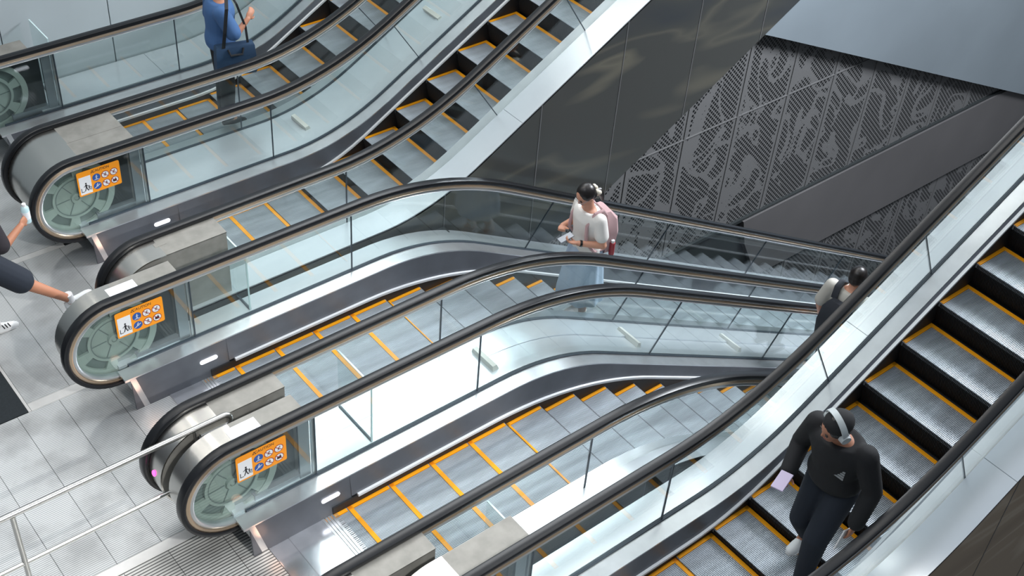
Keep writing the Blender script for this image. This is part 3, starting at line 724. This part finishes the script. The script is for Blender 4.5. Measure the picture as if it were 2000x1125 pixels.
def person(label, loc, yaw, J_, skin, parts, group=None):
    root = thing('person', label, 'person', loc); root.rotation_euler = (0, 0, yaw)
    g = {k: V(v) for k, v in J_.items() if isinstance(v, tuple)}
    b = MB(); L = (g['shL'] - g['shR']).normalized()
    torso(b, g['pel'], g['nk'], L, -.008)
    hd = g['hd']; fw = g['look'].normalized(); hl = (L - fw * L.dot(fw)).normalized(); hu = fw.cross(hl); rot = Matrix((fw, hl, hu)).transposed()
    limb(b, [g['nk'] - V((0, 0, .03)), hd - hu * .05], [.058, .052])
    b.ball(hd + hu * .015, (.094, .076, .105), 18, rot); b.ball(hd + fw * .032 - hu * .06, (.056, .05, .055), 14, rot)
    b.ball(hd + fw * .094 - hu * .018, (.016, .011, .020), 10, rot)
    for s_ in (1, -1): b.ball(hd + hl * .075 * s_ - hu * .01, (.018, .008, .03), 8, rot)
    for s_ in 'LR':
        limb(b, [g['sh' + s_], g['el' + s_], g['wr' + s_]], [.052, .040, .027])
        hdv = g['hd' + s_] if 'hd' + s_ in g else (g['wr' + s_] - g['el' + s_]); hand(b, g['wr' + s_], hdv, g.get('pn' + s_, V((0, 0, -1))), 1 if s_ == 'L' else -1, J_.get('curl' + s_, .5))
        limb(b, [g['hp' + s_], g['kn' + s_], g['an' + s_]], [.082, .056, .036])
        limb(b, [g['an' + s_], g['an' + s_] + (g['to' + s_] - g['an' + s_]) * .6 - V((0, 0, .02))], [.036, .03])
    body = remesh(b, 'body', skin, root, .0075, 4)
    b = MB()
    for s_ in (1, -1): b.ball(hd + fw * .083 + hl * .030 * s_ + hu * .004, (.008, .013, .006), 10, rot)
    b.build('eyes', m_hair, body, True)
    b = MB(); b.ball(hd + fw * .083 - hu * .058, (.008, .022, .006), 10, rot); b.build('mouth', MATS['lips'], body, True)
    b = MB()
    for s_ in (1, -1): b.ball(hd + fw * .085 + hl * .030 * s_ + hu * .022, (.006, .019, .004), 8, rot)
    b.build('eyebrows', m_hair, body, True)
    parts(root, g, L, rot, body)
    return root
mat('lips', (.35, .12, .10), .5)
def cap_hair(b, g, rot, big=1.):
    hd = g['hd']; o = rot @ V((-.014, 0, .030)); b.ball(hd + o, (.098 * big, .087 * big, .100 * big), 18, rot)
    b.ball(hd + rot @ V((-.045, 0, -.015)), (.062 * big, .076 * big, .072 * big), 14, rot)
def shirt(root, g, L, m, off=.02, t0=.1, sleeve=.55, name='shirt', rs=(.072, .062), fat=1.):
    b = MB(); torso(b, g['pel'], g['nk'], L, off, t0, .97, fat)
    for s_ in 'LR':
        a, e_, w_ = g['sh' + s_], g['el' + s_], g['wr' + s_]
        if sleeve <= 1: limb(b, [a, a.lerp(e_, sleeve)], [rs[0], rs[1]])
        else: limb(b, [a, e_, e_.lerp(w_, sleeve - 1)], [rs[0], rs[1], rs[1] * .85])
    return remesh(b, name, m, root, .011, 5)
def bottoms(root, g, L, m, frac=2., name='trousers', rs=(.10, .085, .07), t1=.24):
    b = MB(); torso(b, g['pel'], g['nk'], L, .016, 0, t1)
    for s_ in 'LR':
        h, k_, a = g['hp' + s_], g['kn' + s_], g['an' + s_]
        if frac <= 1: limb(b, [h, h.lerp(k_, frac)], [rs[0], rs[1]])
        else: limb(b, [h, k_, k_.lerp(a, frac - 1)], [rs[0], rs[1], rs[2]])
    return remesh(b, name, m, root, .011, 5)
m_skin2 = mat('tan_skin', lin((180, 125, 98)), .55)
# --- woman on the descending escalator ---
mt = mat('white_tee', (.78, .76, .73), .85); ms = mat('pale_blue_skirt', (.42, .53, .68), .85, noise=((9, 9, 3), .08)); mp_ = mat('dusty_pink_bag', (.50, .33, .34), .75)
mc = mat('cream_scrunchie', (.80, .74, .62), .9); mph = mat('phone_body', (.30, .33, .38), .25); msh = mat('pale_shoe', (.72, .66, .65), .7); mso = mat('white_sock', (.75, .75, .76), .9)
JW = dict(pel=(0, 0, .87), nk=(.02, 0, 1.42), hd=(.075, 0, 1.575), look=(1, .05, -.55), shL=(.0, .165, 1.36), shR=(.0, -.165, 1.36),
    elL=(-.02, .235, 1.10), wrL=(.20, .13, 1.13), hdL=(.75, -.45, .12), pnL=(-.2, -.3, 1), elR=(-.01, -.23, 1.10), wrR=(.19, -.16, 1.14), hdR=(.6, .7, .05), pnR=(0, .1, 1),
    curlL=.75, curlR=.6, hpL=(0, .085, .88), hpR=(0, -.085, .88), knL=(.03, .09, .48), knR=(.02, -.09, .48), anL=(.0, .09, .085), anR=(-.10, -.09, .085), toL=(.12, .10, .05), toR=(.02, -.1, .05))
def pw(root, g, L, rot, body):
    sh = shirt(root, g, L, mt, .022, .10, .62, 'white_shirt', (.070, .072))
    b = MB(); b.ball((.128, .01, 1.24), (.006, .026, .018), 10); b.build('chest_print', MATS['black_hair'], sh)
    b = MB(); b.loft([[(x + rx * math.cos(a) * (1 + .05 * math.sin(9 * a)), ry * math.sin(a) * (1 + .05 * math.sin(9 * a)), z) for a in [2 * PI * j / 48 for j in range(48)]] for z, rx, ry, x in ((1.00, .125, .155, 0), (.93, .15, .185, 0), (.82, .175, .205, 0), (.60, .20, .225, .0), (.42, .225, .245, 0), (.34, .23, .25, 0))])
    b.build('long_skirt', ms, root, True, 60)
    for s_ in 'LR':
        o = shoe(root, g['an' + s_], g['an' + s_] + V((1, 0, 0)), msh)
        b = MB(); b.tube([g['an' + s_] + V((0, 0, -.02)), g['an' + s_] + V((0, 0, .09))], [.042, .042], 14); b.build('sock', mso, o, True)
    b = MB(); cap_hair(b, g, rot); h = remesh(b, 'hair', m_hair, root, .008, 3)
    b = MB(); b.tube([g['hd'] + rot @ V((-.09, 0, -.02)), g['hd'] + rot @ V((-.13, 0, -.06)), g['hd'] + rot @ V((-.135, 0, -.14)), g['hd'] + rot @ V((-.12, 0, -.22))], [.03, .036, .03, .012], 12); b.build('ponytail', m_hair, h, True)
    b = MB(); c0 = g['hd'] + rot @ V((-.105, 0, -.03))
    for i in range(10): a = 2 * PI * i / 10; b.ball(c0 + rot @ V((.012 * math.sin(3 * a), .042 * math.cos(a), .042 * math.sin(a))), .024, 8)
    b.build('scrunchie', mc, h, True)
    b = MB()
    for s_ in (1, -1):
        c1 = g['hd'] + rot @ V((.098, .032 * s_, .002)); b.tube([c1 + rot @ V((0, .024 * math.cos(a), .018 * math.sin(a))) for a in [2 * PI * i / 16 for i in range(17)]], .0018, 6)
        b.tube([c1 + rot @ V((0, .024 * s_, 0)), g['hd'] + rot @ V((.0, .078 * s_, .005))], .0018, 6)
    b.build('glasses', MATS['phone_body'], body)
    # backpack
    b = MB(); b.loft([[(-.13 - d * .0 + 0 - dx, sy * .0 + yy, z) for dx, yy in ((0, -w_), (d * .75, -w_), (d, -w_ * .7), (d, w_ * .7), (d * .75, w_), (0, w_))] for z, w_, d in ((.86, .10, .07), (.90, .14, .13), (1.10, .15, .16), (1.28, .14, .13), (1.36, .09, .06)) for sy in (0,)])
    bp_ = b.build('backpack', mp_, root, True, 40)
    for s_ in (1, -1):
        b = MB(); pts = [(-.13, .09 * s_, 1.33), (-.06, .115 * s_, 1.425), (.03, .12 * s_, 1.415), (.115, .125 * s_, 1.30), (.12, .15 * s_, 1.12), (.03, .175 * s_, 1.0), (-.12, .13 * s_, .95)]
        b.tube([V(p) for p in pts], .018, 8); b.build('strap', mp_, bp_, True)
    b = MB(); b.tube([(-.20, .16, .88), (-.20, .16, 1.02)], .028, 12); b.build('bottle', MATS['sign_red'], bp_, True)
    b = MB(); b.tube([(-.20, .16, 1.02), (-.20, .16, 1.05)], .018, 12); b.build('bottle_cap', mso, bp_, True)
    b = MB(); c0 = V(g['wrL']).lerp(V(g['elL']), .12); ax = (g['wrL'] - g['elL']).normalized(); b.tube([c0 - ax * .011, c0 + ax * .011], [.033, .033], 16); b.build('wrist_watch', m_rubber, body)
person('woman in white shirt, pale blue skirt and pink backpack looking at a phone', (4.90, 1.05, -.705), math.radians(172), JW, m_skin, pw)
def held(name, lab, cat, m, loc, rot, dims):
    b = MB(); x, y, z = dims; b.box(-x, x, -y, y, -z, z); o = b.build(name, m); o.location = loc; o.rotation_euler = rot; bv = o.modifiers.new('b', 'BEVEL'); bv.width = min(dims) * .6; bv.segments = 2; return tag(o, lab, cat)
def wp(loc, yaw, p, k=1.): return V(loc) + Matrix.Rotation(yaw, 3, 'Z') @ (V(p) * k)
held('phone', 'slim grey phone held by the woman in the white shirt', 'phone', mph, wp((4.90, 1.05, -.705), math.radians(172), (.285, .04, 1.165)), (0, .25, math.radians(172)), (.075, .037, .005))

# --- man in black on the nearest rising escalator ---
mk = mat('black_sweatshirt', (.012, .013, .015), .85); mn = mat('navy_trousers', (.014, .020, .032), .85); mgr = mat('grey_print', (.30, .32, .33), .8); mcap = mat('pale_grey_band', (.50, .55, .56), .5)
mli = mat('lilac_phone', (.55, .48, .66), .4); mws = mat('white_trainer', (.75, .77, .78), .6)
JM = dict(pel=(0, 0, .90), nk=(.13, 0, 1.44), hd=(.23, -.01, 1.575), look=(1, -.45, -.38), shL=(.10, .195, 1.38), shR=(.10, -.195, 1.38),
    elL=(.06, .30, 1.10), wrL=(.17, .31, .85), hdL=(.3, .0, -1), pnL=(0, -1, 0), elR=(.05, -.29, 1.10), wrR=(.26, -.22, .97), hdR=(.9, .3, -.1), pnR=(0, .3, 1),
    curlL=.5, curlR=.6, hpL=(0, .09, .90), hpR=(0, -.09, .90), knL=(.20, .10, .52), knR=(.10, -.09, .50), anL=(.21, .10, .0), anR=(-.06, -.09, .195), toL=(.35, .1, -.04), toR=(.08, -.1, .12))
def pm(root, g, L, rot, body):
    sh = shirt(root, g, L, mk, .035, .06, 1.92, 'black_sweatshirt', (.085, .070), 1.06)
    b = MB()
    for i in range(4): b.box(.198 - i * .0, .204, .06, .14, 1.17 + i * .022, 1.182 + i * .022)
    o = b.build('chest_print', mgr, sh)
    bottoms(root, g, L, mn, 1.88, 'navy_trousers', (.112, .090, .062))
    for s_ in 'LR': shoe(root, g['an' + s_], g['an' + s_] + V((1, 0, -.05)), mws)
    b = MB(); cap_hair(b, g, rot, 1.02); h = remesh(b, 'hair', m_hair, root, .008, 3)
    b = MB(); b.ball(g['hd'] + rot @ V((-.022, 0, .052)), (.104, .093, .080), 18, rot); cp = b.build('cap', mk, root, True)
    b = MB(); c0 = g['hd'] + rot @ V((.0, 0, .03))
    b.loft([[c0 + rot @ V((dx + .0, r * math.sin(a), r * math.cos(a) * 1.03)) for dx, r in ((-.03, .104), (.012, .104), (.012, .112), (-.03, .112))] for a in [-1.45 + 2.9 * i / 24 for i in range(25)]]); b.build('headphone_band', mcap, cp, True, 40)
    for s_ in (1, -1):
        b = MB(); b.tube([g['hd'] + rot @ V((-.01, .082 * s_, .0)), g['hd'] + rot @ V((-.01, .118 * s_, .0))], [.040, .034], 18); b.build('ear_cup', mcap, cp, True, 40)
ML = (3.86, -2.74, .085); MY = math.radians(184)
me_ = person('man in black sweatshirt, navy trousers and pale headphones walking on the nearest escalator', ML, MY, JM, m_skin2, pm); me_.scale = (1.06,) * 3
held('phone', 'pale lilac phone in the hand of the man in the black sweatshirt', 'phone', mli, wp(ML, MY, (.375, -.185, 1.006), 1.06), (.1, .15, MY + .2), (.085, .048, .007))
held('folded_paper', 'folded white paper in the lowered hand of the man in black', 'paper', mso, wp(ML, MY, (.235, .285, .735), 1.06), (0, 1.15, MY), (.085, .006, .05))

# --- man seen from behind further down ---
mo = mat('off_white_shirt', (.50, .49, .45), .85); mbk = mat('black_backpack', (.012, .016, .024), .8)
JB = dict(pel=(0, 0, .92), nk=(.03, 0, 1.46), hd=(.07, 0, 1.60), look=(1, 0, -.3), shL=(.0, .21, 1.39), shR=(.0, -.21, 1.39), elL=(-.03, .29, 1.12), wrL=(.08, .28, .88), pnL=(0, -1, 0), elR=(-.03, -.29, 1.12), wrR=(.08, -.28, .88), pnR=(0, 1, 0),
    hpL=(0, .09, .92), hpR=(0, -.09, .92), knL=(.02, .1, .5), knR=(.02, -.1, .5), anL=(0, .1, .085), anR=(0, -.1, .085), toL=(.13, .1, .05), toR=(.13, -.1, .05))
def pb(root, g, L, rot, body):
    shirt(root, g, L, mo, .028, .08, .8, 'off_white_shirt', (.085, .078), 1.08); bottoms(root, g, L, mn, 1.95, 'trousers')
    for s_ in 'LR': shoe(root, g['an' + s_], g['an' + s_] + V((1, 0, 0)), mk)
    b = MB(); cap_hair(b, g, rot, 1.05); remesh(b, 'hair', m_hair, root, .008, 2)
    b = MB(); b.loft([[(-.14 - dx, yy, z) for dx, yy in ((0, -w_), (d * .75, -w_), (d, -w_ * .7), (d, w_ * .7), (d * .75, w_), (0, w_))] for z, w_, d in ((.86, .12, .07), (.92, .16, .15), (1.12, .17, .18), (1.30, .155, .15), (1.38, .10, .07))])
    o = b.build('backpack', mbk, root, True, 40)
    for s_ in (1, -1):
        b = MB(); b.loft([[V(p) + V((0, dy, 0)) + V(n_) * h for dy, h in ((-.035, 0), (.035, 0), (.035, .014), (-.035, .014))] for p, n_ in (((-.14, .10 * s_, 1.36), (-.6, 0, .8)), ((-.09, .115 * s_, 1.475), (-.5, 0, .85)), ((.0, .12 * s_, 1.50), (0, 0, 1)), ((.10, .12 * s_, 1.44), (.7, 0, .7)), ((.155, .125 * s_, 1.30), (1, 0, 0)), ((.15, .15 * s_, 1.10), (1, 0, 0)))]); b.build('strap', mbk, o, True, 60)
person('person seen from behind in off-white shirt and black backpack, beyond the crossing handrail', (7.46, -.42, -2.0), math.radians(8), JB, m_skin, pb)

# --- walker crossing the landing at the left edge ---
mb_ = mat('black_tee', (.018, .015, .02), .85); mpk = mat('magenta_panel', (.16, .03, .12), .85); mcy = mat('bottle_blue', (.45, .62, .66), .3)
JL = dict(pel=(0, 0, .90), nk=(.06, 0, 1.44), hd=(.10, 0, 1.60), look=(1, 0, -.2), shL=(.05, .19, 1.38), shR=(.05, -.19, 1.38), elL=(-.12, .25, 1.13), wrL=(-.18, .24, .90), pnL=(0, -1, 0), elR=(.10, -.27, 1.14), wrR=(.30, -.22, 1.26), hdR=(.7, .3, .4), pnR=(-.2, .9, 0), curlR=.9,
    hpL=(0, .09, .90), hpR=(0, -.09, .90), knL=(-.10, .1, .50), knR=(.30, -.09, .53), anL=(-.0, .1, .09), anR=(.62, -.09, .20), toL=(0, .1, .05), toR=(.6, -.1, .2))
def pl(root, g, L, rot, body):
    s0 = shirt(root, g, L, mb_, .03, .1, .85, 'black_shirt', (.085, .08)); bottoms(root, g, L, mn, .78, 'dark_shorts', (.12, .115, .1))
    b = MB(); torso(b, g['pel'], g['nk'], L, .036, .55, .78); b.build('magenta_panel', mpk, s0, True)
    for s_, tv in (('L', (1, 0, -.1)), ('R', (1, 0, .32))):
        o = shoe(root, g['an' + s_], g['an' + s_] + V(tv), mws)
        a = g['an' + s_]; b = MB()
        for i in range(3): b.tube([a + V((.05 + .026 * i, -.046, -.045)), a + V((.035 + .026 * i, -.036, -.005))], .005, 6)
        b.build('shoe_stripes', MATS['black_rubber'], o)
        b = MB(); b.tube([a + V((0, 0, -.02)), a + V((0, 0, .05)) + (g['kn' + s_] - a) * .04], [.042, .040], 14); b.build('sock', mso, o, True)
    b = MB(); cap_hair(b, g, rot); remesh(b, 'hair', m_hair, root, .008, 2)
LL = (-.08, 3.18, 0); LY = math.radians(2)
person('person in black and magenta top, dark shorts and white trainers walking across the landing', LL, LY, JL, m_skin2, pl)
t = thing('drink_bottle', 'pale blue drink bottle held by the walker at the left edge', 'bottle', wp(LL, LY, (.375, -.175, 1.24)))
MB().tube([(0, 0, 0), (0, 0, .14), (0, 0, .16)], [.034, .034, .02], 16).build('bottle_body', mcy, t, True, 40); MB().tube([(0, 0, .16), (0, 0, .185)], .017, 12).build('bottle_cap', mso, t, True, 40)
MB().tube([(0, 0, .04), (0, 0, .11)], .0348, 16).build('bottle_wrap', m_label, t, True, 40)

# --- rider in blue on the rear escalator ---
mbl = mat('blue_shirt', (.05, .125, .29), .85); mbg = mat('navy_bag', (.012, .042, .095), .8, noise=((12, 12, 12), .1)); mdk = mat('dark_strap', (.01, .012, .016), .7)
JR = dict(pel=(0, 0, .90), nk=(.03, 0, 1.46), hd=(.07, 0, 1.62), look=(1, 0, -.2), shL=(.0, .20, 1.39), shR=(.0, -.20, 1.39), elL=(-.02, .28, 1.12), wrL=(.15, .25, .95), pnL=(0, -1, 0), elR=(.10, -.30, 1.17), wrR=(.26, -.22, 1.30), pnR=(0, 1, 0), hdR=(.6, .5, .6),
    hpL=(0, .09, .90), hpR=(0, -.09, .90), knL=(.02, .1, .5), knR=(.02, -.1, .5), anL=(0, .1, .085), anR=(0, -.1, .085), toL=(.13, .1, .05), toR=(.13, -.1, .05))
def pr(root, g, L, rot, body):
    shirt(root, g, L, mbl, .035, .02, .85, 'blue_shirt', (.09, .085), 1.1); bottoms(root, g, L, mk, 1.95, 'trousers')
    for s_ in 'LR': shoe(root, g['an' + s_], g['an' + s_] + V((1, 0, 0)), mk)
    b = MB(); cap_hair(b, g, rot); remesh(b, 'hair', m_hair, root, .008, 2)
RL = (3.22, 5.10, .07); RY = math.radians(-15)
person('person in blue shirt riding the rearmost escalator, cropped by the top edge', RL, RY, JR, m_skin2, pr)
t = thing('shoulder_bag', 'navy blue shoulder bag hanging at the hip of the rider in blue', 'bag', wp(RL, RY, (.09, -.27, .74))); t.rotation_euler = (0, 0, RY)
b = MB(); b.loft([[(-w_, -d, z), (w_, -d, z), (w_, d, z), (-w_, d, z)] for z, w_, d in ((-.02, .20, .045), (.02, .215, .06), (.16, .21, .07), (.31, .20, .055), (.33, .19, .035))]); bag = b.build('bag_body', mbg, t, True, 50)
MB().box(-.15, .15, -.062, -.052, .215, .225).build('bag_seam', mdk, bag)
b = MB(); b.tube([(-.08, -.055, .30), (-.06, -.080, .24), (.06, -.080, .24), (.08, -.055, .30)], .012, 8); b.build('bag_handle', mdk, t, True)
b = MB(); b.loft([[V(p) + V(q) for q in ((-.018, 0, 0), (.018, 0, 0), (.018, -.006, 0), (-.018, -.006, 0))] for p in ((-.13, -.04, .27), (-.10, -.06, .50), (-.06, -.05, .76), (-.03, .06, .86))]); b.build('bag_strap', mdk, t)
b = MB(); b.loft([[V(p) + V(q) for q in ((-.012, 0, 0), (.012, 0, 0), (.012, -.006, 0), (-.012, -.006, 0))] for p in ((.14, -.02, .27), (.13, .0, .50), (.06, .03, .76), (-.0, .10, .88))]); b.build('bag_strap', mdk, t)
